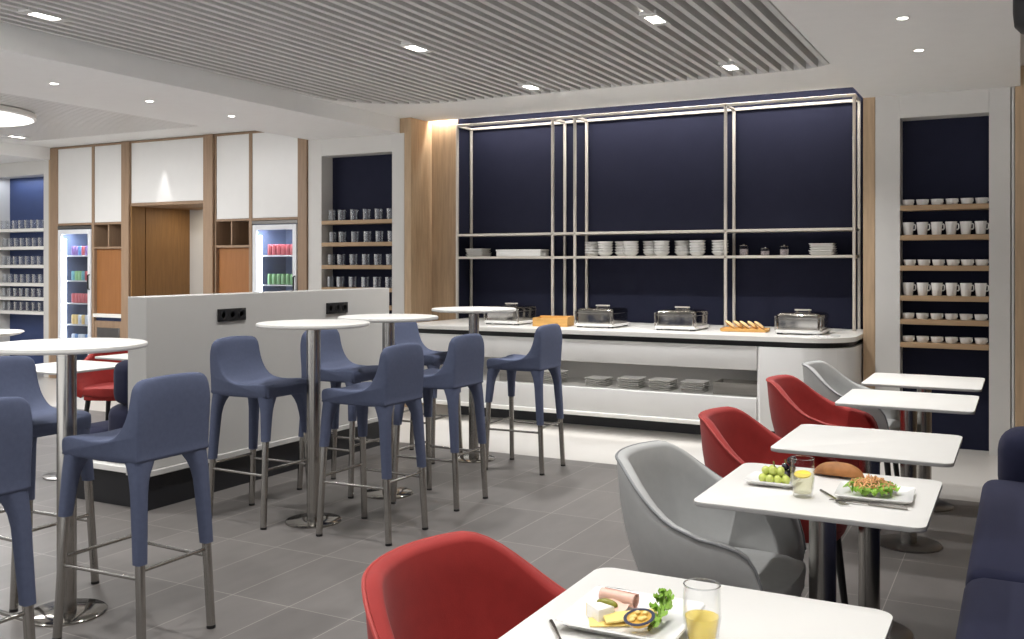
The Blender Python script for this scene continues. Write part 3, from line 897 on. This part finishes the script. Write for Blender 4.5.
# ------------------------------------------------------------------ tub chairs
def make_chair(shell_m, pipe_m, name):
    t = thing('tub_chair', 'x', 'armchair', (0, 0, 0), 0, name)
    cols = []
    def hz(a):                                   # rim height over the back arc
        a = abs(a)
        u = min(1, max(0, (a - 34) / 64))
        return .812 - .172 * (u * u * (3 - 2 * u))
    for a in range(-90, 91, 6):
        r = math.radians(a)
        cols.append((-.315 * math.cos(r) ** .9, .320 * math.sin(r), hz(a)))
    arm = [(.04, .320, .634), (.08, .318, .629), (.115, .315, .622), (.15, .311, .612), (.178, .306, .594), (.198, .302, .564), (.212, .298, .52), (.220, .295, .47)]
    cols = [(x, -y, z) for x, y, z in arm[::-1]] + cols + arm
    n = len(cols)
    th = .038
    rings = []
    pipe = []
    inner = []
    for i, (x, y, zr) in enumerate(cols):
        p0, p1 = cols[max(i - 1, 0)], cols[min(i + 1, n - 1)]
        d = Vector((p1[0] - p0[0], p1[1] - p0[1], 0)).normalized()
        inn = Vector((-d.y, d.x, 0))             # toward the inside
        if inn.dot(Vector((.02 - x, -y, 0))) < 0: inn = -inn
        zb = .385
        ring = []
        bot = Vector((x * .76 + .022, y * .76, zb))
        topo = Vector((x, y, zr))
        for k in range(7):
            u = k / 6
            p = bot.lerp(topo, u)
            p -= inn * (.030 * math.sin(PI * u) * (1 - .3 * u))
            if k == 6: p.z -= .010
            ring.append(p)
        pipe.append(topo + Vector((0, 0, -.003)) - inn * .001)
        ring.append(topo + inn * .004 + Vector((0, 0, 0)))
        ring.append(topo + inn * .018 + Vector((0, 0, .001)))
        ring.append(topo + inn * .033 + Vector((0, 0, -.005)))
        ib = Vector((x * .76 + .02, y * .74, .44)) + inn * .02
        it = topo + inn * th + Vector((0, 0, -.016))
        if it.z < .45: it.z = .45
        for k in range(6):
            u = k / 5
            p = it.lerp(ib, u) - inn * (.018 * math.sin(PI * u))
            ring.append(p)
        inner.append(ib)
        rings.append([tuple(p) for p in ring])
    b = B()
    b.rings(rings, True, True, True)
    b.done('shell', shell_m, t, angle=60)
    B().tube(pipe, .0045, 8).done('piping', pipe_m, t)
    # seat cushion
    poly = [(p.x * 1.0, p.y * 1.0) for p in inner]
    fr_ = [(.245, -.18), (.256, -.10), (.26, 0), (.256, .10), (.245, .18)]
    pl = poly + fr_[::-1]
    B().prism(pl, .405, .468, .022, 4).done('seat_cushion', shell_m, t)
    pl2 = [(p[0] * .96, p[1] * .98) for p in pl]
    B().prism(pl2, .375, .4045, .006, 2).done('seat_base', shell_m, t)
    for sx, sy in ((1, 1), (1, -1), (-1, 1), (-1, -1)):
        B().tube([(.165 * sx + .02, .165 * sy, .376), (.205 * sx + .02, .205 * sy, 0)], [.020, .013], 12).done('leg', M['black'], t)
    return t
rc = make_chair(M['red'], M['redpipe'], 'red tub chairs')
gc = make_chair(M['grey'], M['greypipe'], 'grey tub chairs')
CHX = -.860
use(rc, 'red tub chair in the foreground at the ham and cheese table', (-.885, 1.735, 0), 0.0)
use(gc, 'grey tub chair at the table with the grapes and salad', (-.866, 3.045, 0), 0.0)
use(rc, 'red tub chair at the empty table right behind the salad table', (-.866, 3.955, 0), 0.0)
use(rc, 'red tub chair at the second farthest dining table, before the buffet end', (-.905, 5.305, 0), 0.0)
use(gc, 'grey tub chair at the farthest dining table beside the buffet end', (-.895, 6.205, 0), 0.0)
use(rc, 'red tub chair beyond the partition end, its seat in view by the navy bench', (-6.35, 5.35, 0), -1.15)
use(rc, 'red tub chair farthest back beyond the partition, only its back rim showing', (-6.35, 6.3, 0), 0.0)

# ------------------------------------------------------------------ benches
t = thing('banquette', 'navy upholstered bench along the dining tables at the lower right edge of the photo', 'bench', (-.155, 0, 0))
for y0, y1 in ((0.35, 1.79), (1.80, 3.235), (3.245, 4.72)):
    B().box(0, .52, y0, y1, .13, .50, .055, 5).done('seat_cushion', M['sofa'], t)
B().box(.06, .64, 4.66, 4.92, .40, .715, .10, 6).done('bolster', M['sofa'], t)
B().box(.0, .56, 4.725, 4.93, .13, .45, .05, 5).done('end_base', M['sofa'], t)
B().box(.525, .66, .35, 4.70, .14, .85, .06, 5).done('backrest', M['sofa'], t)
B().box(.06, .60, .4, 4.88, 0, .13, .0).done('plinth', M['plinth'], t, smooth=False)
t = thing('banquette', 'navy upholstered bench against the back of the white partition', 'bench', (-4.62, 3.98, 0))
B().box(-.205, -.005, 0, 2.3, .585, .855, .07, 5).done('back_roll', M['sofa'], t)
B().box(-.25, -.005, 0.0, 2.3, .33, .59, .07, 5).done('back_roll', M['sofa'], t)
B().box(-.56, -.252, 0.0, 2.3, .26, .44, .06, 5).done('seat_cushion', M['sofa'], t)
B().box(-.56, -.005, -.03, 2.32, .205, .24, .003, 1).done('base_board', M['corian'], t)
B().box(-.52, -.02, 0.0, 2.3, 0, .2045).done('plinth', M['plinth'], t, smooth=False)

t = thing('lounge_table', 'low round white table at the far left edge beyond the near bar table', 'table', (-9.33, 6.16, 0))
B().lathe([(.30, .70), (.36, .715), (.39, .735), (.38, .745), (.355, .745), (.345, .738)], seg=40).done('tabletop', M['corian'], t)
B().lathe([(.2, 0), (.2, .012), (.06, .03), (.05, .1), (.05, .66), (.16, .699)], seg=28).done('pedestal', M['panel'], t)

# ------------------------------------------------------------------ ceiling lights
def slat_light(label, x, y):
    t = thing('ceiling_spotlight', label, 'ceiling light', (x, y, L3 - 0.002), 0, 'recessed lights in the slatted ceiling')
    b = B()
    b.box(-.055, .055, -.14, -.085, -.004, .02, .002, 1); b.box(-.055, .055, .085, .14, -.004, .02, .002, 1)
    b.box(-.055, -.04, -.085, .085, -.004, .02); b.box(.04, .055, -.085, .085, -.004, .02)
    b.done('housing', M['slat'], t, smooth=False)
    B().box(-.0395, .0395, -.0845, .0845, .0, .012).done('lens', M['lens'], t, smooth=False)
for lb, x, y in (('rectangular light in the slatted ceiling nearest the upper left corner', -5.09, 3.75), ('rectangular light in the slats above the middle bar tables', -3.625, 5.48),
                 ('rectangular light in the slats nearest the top edge, before the buffet', -1.936, 5.50), ('rectangular light at the far edge of the slats above the wooden box', -3.584, 7.13),
                 ('rectangular light at the far edge of the slats above the bread tray', -1.91, 7.10)):
    slat_light(lb, x, y)
def downlight(label, x, y):
    t = thing('downlight', label, 'ceiling light', (x, y, L2), 0, 'small round downlights')
    B().lathe([(.038, 0), (.038, -.003), (.027, -.003), (.027, .0)], seg=24, cap0=False, cap1=False).done('ring', M['corian'], t)
    B().lathe([(.0265, -.002), (.0265, -.0005)], seg=24).done('lens', M['lens'], t)
for lb, x, y in (('small round downlight in the left ceiling strip, nearest the round lamp', -6.22, 4.66), ('small round downlight in the left ceiling strip, middle of three', -6.21, 5.52), ('small round downlight in the left ceiling strip, closest to the cabinets', -6.20, 6.42),
                 ('small round downlight above the dining tables, nearer the camera', -.563, 5.53), ('small round downlight above the dining tables, nearer the cup niche', -.560, 6.41)):
    downlight(lb, x, y)
t = thing('round_ceiling_lamp', 'large round glowing ceiling lamp at the far left', 'ceiling light', (-9.0, 5.6, L3 - .002))
B().lathe([(.74, 0), (.76, -.01), (.76, -.05), (.735, -.06), (.735, -.05)], seg=64, cap0=True, cap1=False).done('rim', M['corian'], t)
B().lathe([(.734, -.058), (.734, -.050)], seg=64).done('diffuser', M['bigled'], t)
slat_light('thin bright light in the ceiling beyond the round lamp', -10.2, 7.16)
t = thing('pendant_lamp', 'black cylindrical pendant lamp at the upper right edge of the photo', 'pendant lamp', (.055, 4.0, 2.27))
B().lathe([(.03, 0.0), (.06, .006), (.08, .03), (.085, .08), (.085, .34), (.06, .36), (.01, .365)], seg=32).done('shade', M['black'], t)
B().cyl(0, 0, .36, .62, .006, 10).done('cord', M['black'], t)

# ------------------------------------------------------------------ food and tableware
TZ = .7403
def glass_tall(label, x, y, z, drink, level, lemon=False, s=1.0, drink_name='drink'):
    t = thing('drinking_glass', label, 'glass', (x, y, z))
    r0, r1, h = .030 * s, .036 * s, .125 * s
    B().lathe([(.001, 0), (r0 * .9, 0), (r0, .004), (r1 * 1.06, h * .5), (r1, h), (r1 - .002, h), (r1 * 1.06 - .0022, h * .5), (r0 - .002, .012), (.001, .011)], seg=32, cap0=False, cap1=False).done('bowl', M['glass'], t)
    B().tube([(r1 * math.cos(a), r1 * math.sin(a), h) for a in [2 * PI * k / 32 for k in range(32)]], .0013, 6, True).done('rim', M['tumbler'], t)
    B().lathe([(.001, .0115), (r0 - .003, .0125), (r1 * 1.06 - .004, h * min(.5, level)), (r1 * 1.03 - .004, h * level), (.001, h * level)], seg=32, cap0=False, cap1=False).done('drink', drink, t)
    if lemon:
        B().lathe([(.001, 0), (.026 * s, 0), (.027 * s, .002), (.026 * s, .004), (.001, .004)], seg=24, cap0=False, cap1=False).xform(Matrix.Translation((0, 0, h * level - .004)) @ Matrix.Rotation(math.radians(14), 4, 'X')).done('lemon_slice', M['lemon'], t)
    return t
glass_tall('glass of water with a lemon slice beside the grapes', -.575, 2.935, TZ, M['lemonade'], .60, True, .92)
glass_tall('glass of white wine beside the ham and cheese plate', -.510, 1.700, TZ, M['wine'], .50, False, .90)

def serving_plate(label, x, y, w, d, h, rot=0, feet=False):
    t = thing('square_dish', label, 'plate', (x, y, TZ), rot)
    rs = []
    z0 = .004 if feet else 0
    for s, z, k in ((0.74, z0, 0), (0.80, z0 + .002, 0), (1.0, h, 1), (0.985, h + .003, 1), (0.80, z0 + .008, 0), (0.4, z0 + .006, 0), (0.03, z0 + .006, 0)):
        ring = []
        for px, py in rrect(-w / 2, w / 2, -d / 2, d / 2, min(w, d) * .08, 5):
            q = (abs(px) / (w / 2) * abs(py) / (d / 2)) ** 2
            ring.append((px * s, py * s, z + (h * .45 * q if k else 0)))
        rs.append(ring)
    B().rings(rs).done('dish', M['porcelain'], t)
    if feet:
        for sx in (-1, 1):
            for sy in (-1, 1):
                B().box(sx * w * .3 - .006, sx * w * .3 + .006, sy * d * .3 - .006, sy * d * .3 + .006, 0, z0 + .001).done('foot', M['porcelain'], t)
    return t
def sphere_cluster(name, label, pts, r, m, loc, cat):
    t = thing(name, label, cat, loc)
    for px, py, pz in pts:
        B().ball(px, py, pz, r * random.uniform(.92, 1.06), None, r * 1.04).done('grape', m, t)
    B().tube([(pts[0][0], pts[0][1], r), (.0, .0, r * 2.2), (-.01, .012, r * 4.6)], .0025, 6).done('stalk', M['stalk'], t)
    return t
serving_plate('small white square dish holding the grapes', -.69, 3.065, .155, .135, .012, 0, True)
gp = [(-.035, -.02, .014), (-.012, -.03, .014), (.012, -.028, .014), (.034, -.018, .014), (-.024, .003, .014), (0, -.004, .015), (.024, .004, .014), (-.028, -.012, .036), (-.005, -.016, .037), (.017, -.012, .036), (-.012, .012, .036), (.012, .012, .034)]
sphere_cluster('green_grapes', 'bunch of green grapes on the small square dish', gp, .0135, M['grape'], (-.678, 3.045, TZ + .0105), 'grapes')
dg = [(-.02, 0, .013), (.004, .01, .013), (.024, -.004, .013), (.0, -.014, .013), (-.008, .004, .035), (.014, 0, .035), (.008, .006, .056), (.018, -.004, .062)]
sphere_cluster('dark_grapes', 'bunch of dark grapes behind the green ones', dg, .0125, M['darkgrape'], (-.655, 3.105, TZ + .012), 'grapes')

rs = []
for i in range(17):
    u = -1 + 2 * i / 16
    w = max(.02, (1 - abs(u) ** 2.6)) ** .6
    ring = []
    for k in range(16):
        a = 2 * PI * k / 16
        z = math.sin(a)
        ring.append((u * .082, .037 * w * math.cos(a), .002 + .019 * w + (.027 if z > 0 else .018) * w * z))
    rs.append(ring)
b = B(); b.rings(rs)
o = b.done('bread_roll', M['crust'], None, (-.525, 3.262, TZ), -0.1)
tag(o, 'crusty oval bread roll behind the salad plate', 'bread')

serving_plate('white square plate with raised corners under the salad', -.385, 3.035, .215, .195, .011, 0.05)
# salad: loose leaves and shreds nobody could count
b = B()
for i in range(95):
    a, r = random.uniform(0, 2 * PI), .066 * math.sqrt(random.random())
    cx, cy, cz = r * 1.1 * math.cos(a), r * math.sin(a), .012 + .022 * (1 - r / .07) * random.random() + .004
    L, W = random.uniform(.018, .034), random.uniform(.008, .015)
    yaw, tilt = random.uniform(0, 2 * PI), random.uniform(-.1, .8)
    mt = Matrix.Translation((cx, cy, cz)) @ Matrix.Rotation(yaw, 4, 'Z') @ Matrix.Rotation(-tilt, 4, 'Y')
    rings = []
    for j in range(6):
        u = j / 5
        ww = W * math.sin(PI * min(.97, .1 + .87 * u)) * (1 + .3 * math.sin(9 * u + i))
        up_ = .010 * math.sin(PI * u)
        rings.append([tuple(mt @ Vector((L * (u - .3), v * ww, up_ + .004 * math.sin(7 * u + 3 * v) + .003 * abs(v)))) for v in (-1, -.5, 0, .5, 1)])
    b.rings(rings, False, False, False)
o = b.done('salad', M['leaf'], None, (-.395, 3.045, TZ + .000))
tag(o, 'mixed green salad topped with carrot shreds on the white plate', 'salad'); o['kind'] = 'stuff'
b = B()
for i in range(150):
    a, r = random.uniform(0, 2 * PI), .050 * math.sqrt(random.random())
    cx, cy, cz = r * 1.15 * math.cos(a), r * math.sin(a), .028 + .026 * (1 - r / .055) + random.uniform(-.006, .008)
    yaw, L, cv = random.uniform(0, 2 * PI), random.uniform(.012, .03), random.uniform(-.006, .008)
    dx, dy = math.cos(yaw) * L / 2, math.sin(yaw) * L / 2
    b.tube([(cx - dx, cy - dy, cz - abs(cv)), (cx, cy, cz + cv), (cx + dx, cy + dy, cz - abs(cv))], .0021, 5)
s2 = b.done('carrot_shreds', M['carrot'], o); s2['kind'] = 'stuff'

def fork(label, x, y, rot, z=TZ):
    t = thing('fork', label, 'fork', (x, y, z), rot)
    B().tube([(-.095, 0, .003), (-.05, 0, .0045), (.0, 0, .005), (.03, 0, .004)], [.0045, .004, .003, .003], 8).done('handle', M['chrome'], t)
    b = B(); b.box(.03, .055, -.011, .011, .003, .0055, .001, 1)
    for k in (-.009, -.003, .003, .009):
        b.tube([(.053, k, .0045), (.075, k, .0035), (.092, k, .006)], [.0018, .0016, .0008], 6)
    b.done('tines', M['chrome'], t)
def knife(label, x, y, rot, z=TZ):
    t = thing('knife', label, 'knife', (x, y, z), rot)
    B().tube([(-.105, 0, .005), (-.06, 0, .006), (0, 0, .0055)], [.0055, .006, .0045], 8).done('handle', M['chrome'], t)
    B().prism([(0, -.004), (.08, -.007), (.105, -.001), (.108, .005), (.0, .005)], .004, .0062).done('blade', M['chrome'], t)
fork('steel fork at the near corner of the salad plate', -.490, 2.950, -1.02)
knife('steel knife lying along the front of the salad plate', -.388, 2.915, PI - .03)
fork('steel fork at the near corner of the ham plate', -.745, 1.60, -.95)
knife('dark steel knife lying behind the ham and cheese plate', -.685, 1.892, .02)

PX_, PY_ = -.665, 1.755
serving_plate('white square plate with ham, cheese and salad leaf', PX_, PY_, .235, .225, .013, 0.02)
PZ = TZ + .0085
t = thing('ham_roll', 'rolled slice of pink ham on the foreground plate', 'ham', (PX_ - .045, PY_ + .050, PZ), -.10)
rs = []
for k in range(46):
    a = k / 45 * 2 * PI * 2.1
    r = .0065 + .0095 * k / 45
    rs.append((r, a))
b = B()
b.rings([[(xx, r * math.cos(a), .0165 + r * math.sin(a)) for r, a in rs] for xx in (-.040, -.02, 0, .02, .036)], False, False, False)
b.done('roll', M['ham'], t)
b = B(); b.rings([[(-.02 + .05 * u, -.014 - .024 * v, .004 + .010 * (1 - v) + .003 * math.sin(6 * u)) for v in (0, .5, 1)] for u in (0, .25, .5, .75, 1)], False, False, False)
b.done('loose_edge', M['ham'], t)
t = tag(B().ball(0, 0, .010, .023, .010, .0095).done('gherkin', M['pickle'], None, (PX_ - .060, PY_ + .022, PZ), -.05), 'small green gherkin beside the ham roll', 'gherkin')
def cheese_slice(label, x, y, rot, z, tilt):
    o = B().prism([(-.055, -.016), (.05, -.020), (.062, .012), (-.05, .018)], 0, .004, .001, 2).xform(Matrix.Rotation(tilt, 4, 'X')).done('cheese_slice', M['cheese'], None, (x, y, z), rot)
    return tag(o, label, 'cheese', 'cheese slices on the foreground plate')
cheese_slice('lower yellow cheese slice, under the butter cup side of the fan', PX_ - .016, PY_ - .040, .62, PZ + .001, .10)
cheese_slice('upper yellow cheese slice leaning toward the ham', PX_ + .004, PY_ - .022, .80, PZ + .010, .16)
t = thing('brie_wedge', 'wedge of white-rinded soft cheese on the foreground plate', 'cheese', (PX_ - .052, PY_ - .040, PZ), -.35)
wp = [(-.026, -.006), (.018, -.020), (.024, .018), (-.012, .016)]
B().prism(wp, .0, .028, .003).done('rind', M['brie'], t)
B().prism([(-.0285, -.005), (-.0263, -.0062), (-.0123, .0162), (-.0145, .0175)], .002, .026).done('cut_face', M['briecut'], t)
t = thing('butter_portion', 'small golden foil butter cup with a dark blue rim on the plate', 'butter', (PX_ + .040, PY_ - .062, PZ + .008), .5)
b = B()
b.lathe([(.001, 0), (.020, 0), (.026, .012), (.0245, .012), (.001, .010)], seg=28, cap0=False, cap1=False)
mt = Matrix.Translation((0, 0, .009)) @ Matrix.Rotation(.16, 4, 'X') @ Matrix.Rotation(-.18, 4, 'Y') @ Matrix.Scale(.95, 4)
b.xform(mt).done('cup', M['goldcup'], t)
B().lathe([(.0245, .0118), (.031, .0118), (.031, .0132), (.0245, .0132)], seg=28, cap0=False, cap1=False).xform(mt).done('rim', M['bluefoil'], t)
b = B()
for i in range(8):
    a, r = random.uniform(0, 6.28), random.uniform(.006, .018)
    b.ball(r * math.cos(a), r * math.sin(a), .014, .006, .005, .004, 8, 5)
b.xform(mt).done('butter', M['cheese'], t)
t = thing('lettuce_leaf', 'curly green lettuce leaf standing at the edge of the ham plate', 'lettuce', (PX_ + .056, PY_ + .0, PZ))
t.scale = (.62, .85, .85)
b = B()
for i in range(34):
    u = i / 33
    yy, zz = -.052 + .105 * u, .012 + .040 * u ** 1.3
    rad = .014 + .012 * math.sin(PI * u)
    a = i * 2.4
    cx, cy, cz = rad * math.cos(a) * .8, yy + rad * .4 * math.sin(a), zz + .007 * math.sin(a * 1.7)
    mt = Matrix.Translation((cx, cy, cz)) @ Matrix.Rotation(a, 4, 'Z') @ Matrix.Rotation(-.5 - .4 * math.sin(a), 4, 'Y')
    b.rings([[tuple(mt @ Vector(((j / 4 - .3) * .022, v * .010 * math.sin(PI * (.12 + .8 * j / 4)), .005 * math.sin(5 * j + 4 * v)))) for v in (-1, -.5, 0, .5, 1)] for j in range(5)], False, False, False)
b.done('frill', M['leaf'], t)
B().tube([(-.005, -.06, .004), (0, -.02, .014), (0, .03, .036), (.002, .055, .055)], [.005, .004, .003, .0015], 7).done('rib', M['stalk'], t)

# ------------------------------------------------------------------ light
def area(name, loc, sx, sy, power, rgb=(1, .96, .9), rot=(0, 0, 0), spread=PI):
    l = bpy.data.lights.new(name, 'AREA'); l.shape = 'RECTANGLE'; l.size = sx; l.size_y = sy; l.energy = power; l.color = rgb; l.spread = spread
    o = bpy.data.objects.new(name, l); o.location = loc; o.rotation_euler = rot; COL.objects.link(o)
    return o
def spot(name, loc, power, angle=110, blend=.7, rgb=(1, .95, .88), r=.04):
    l = bpy.data.lights.new(name, 'SPOT'); l.energy = power; l.spot_size = math.radians(angle); l.spot_blend = blend; l.color = rgb; l.shadow_soft_size = r
    o = bpy.data.objects.new(name, l); o.location = loc; COL.objects.link(o)
    return o
LK = 1.3
WH = (1, .992, .985)
for x, y in ((-5.09, 3.75), (-3.625, 5.48), (-1.936, 5.50), (-3.584, 7.13), (-1.91, 7.10), (-3.6, 3.75), (-1.93, 3.75), (-3.6, 2.0), (-1.93, 2.0), (-3.6, 0.2), (-1.93, 0.2), (-5.09, 2.0)):
    spot('lamp_slat', (x, y, L3 - .02), (118 if y > 7 else 78) * LK, 122 if y > 7 else 105, .8, WH, .05)
for x, y in ((-6.22, 4.66), (-6.21, 5.52), (-6.20, 6.42), (-.563, 5.53), (-.56, 6.41), (-.563, 4.6), (-.563, 3.7), (-.563, 2.8), (-.563, 1.9), (-.563, 1.0), (-6.2, 3.8), (-6.2, 2.9)):
    spot('lamp_down', (x, y, L2 - .01), (46 if x > -1 and y > 5 else 34) * LK, 90, .6, WH, .03)
spot('lamp_scallop', (-8.80, 7.94, L3 - .02), 22 * LK, 30, .5, WH, .02)
for x, y in ((-9.0, 5.6), (-9.0, 3.0)):
    area('lamp_round', (x, y, L3 - .07), 1.2, 1.2, 75 * LK, WH)
area('lamp_slot', (-3.1, 8.405, 3.0), 3.9, .03, 20 * LK, (1, .95, .9))
area('lamp_slot_oak', (-5.24, 8.405, 2.98), .26, .03, 2.4 * LK, (1, .94, .86))
area('lamp_passage', (-8.8, 8.6, 2.10), .6, .3, 2.5 * LK, (1, .88, .7))
area('lamp_counter_lip', (-3.4, 7.47, .160), 3.1, .05, 3.5 * LK, WH)
area('fill_counter_shelf', (-3.4, 7.65, .608), 3.0, .1, 0.5 * LK, WH)  # added fill light that brightens the open shelf interior
area('lamp_far_niche', (-11.42, 8.13, 2.54), .8, .08, 1.7 * LK, (.78, .86, 1))
area('lamp_cooler', (-10.34, 8.12, 1.84), .45, .1, 5 * LK, (.85, .92, 1))
area('lamp_cooler_b', (-7.14, 8.12, 1.84), .45, .1, 5 * LK, (.85, .92, 1))

w = bpy.data.worlds.new('world')
SC.world = w
w.use_nodes = True
wt = w.node_tree
bgn = wt.nodes['Background']
wc = wt.nodes.new('ShaderNodeTexCoord')
ws = wt.nodes.new('ShaderNodeSeparateXYZ')
wr = wt.nodes.new('ShaderNodeValToRGB')               # added uplight below the horizon to brighten the ceiling, dimmer above
wr.color_ramp.elements[0].position = 0.42
wr.color_ramp.elements[0].color = (1.0, 1.0, 1.0, 1)
wr.color_ramp.elements[1].position = 0.52
wr.color_ramp.elements[1].color = (.12, .12, .123, 1)
wm = wt.nodes.new('ShaderNodeMath'); wm.operation = 'MULTIPLY_ADD'
wm.inputs[1].default_value = 0.5; wm.inputs[2].default_value = 0.5
wt.links.new(wc.outputs['Generated'], ws.inputs[0])
wt.links.new(ws.outputs[2], wm.inputs[0])
wt.links.new(wm.outputs[0], wr.inputs[0])
wt.links.new(wr.outputs[0], bgn.inputs[0])
bgn.inputs[1].default_value = 2.2
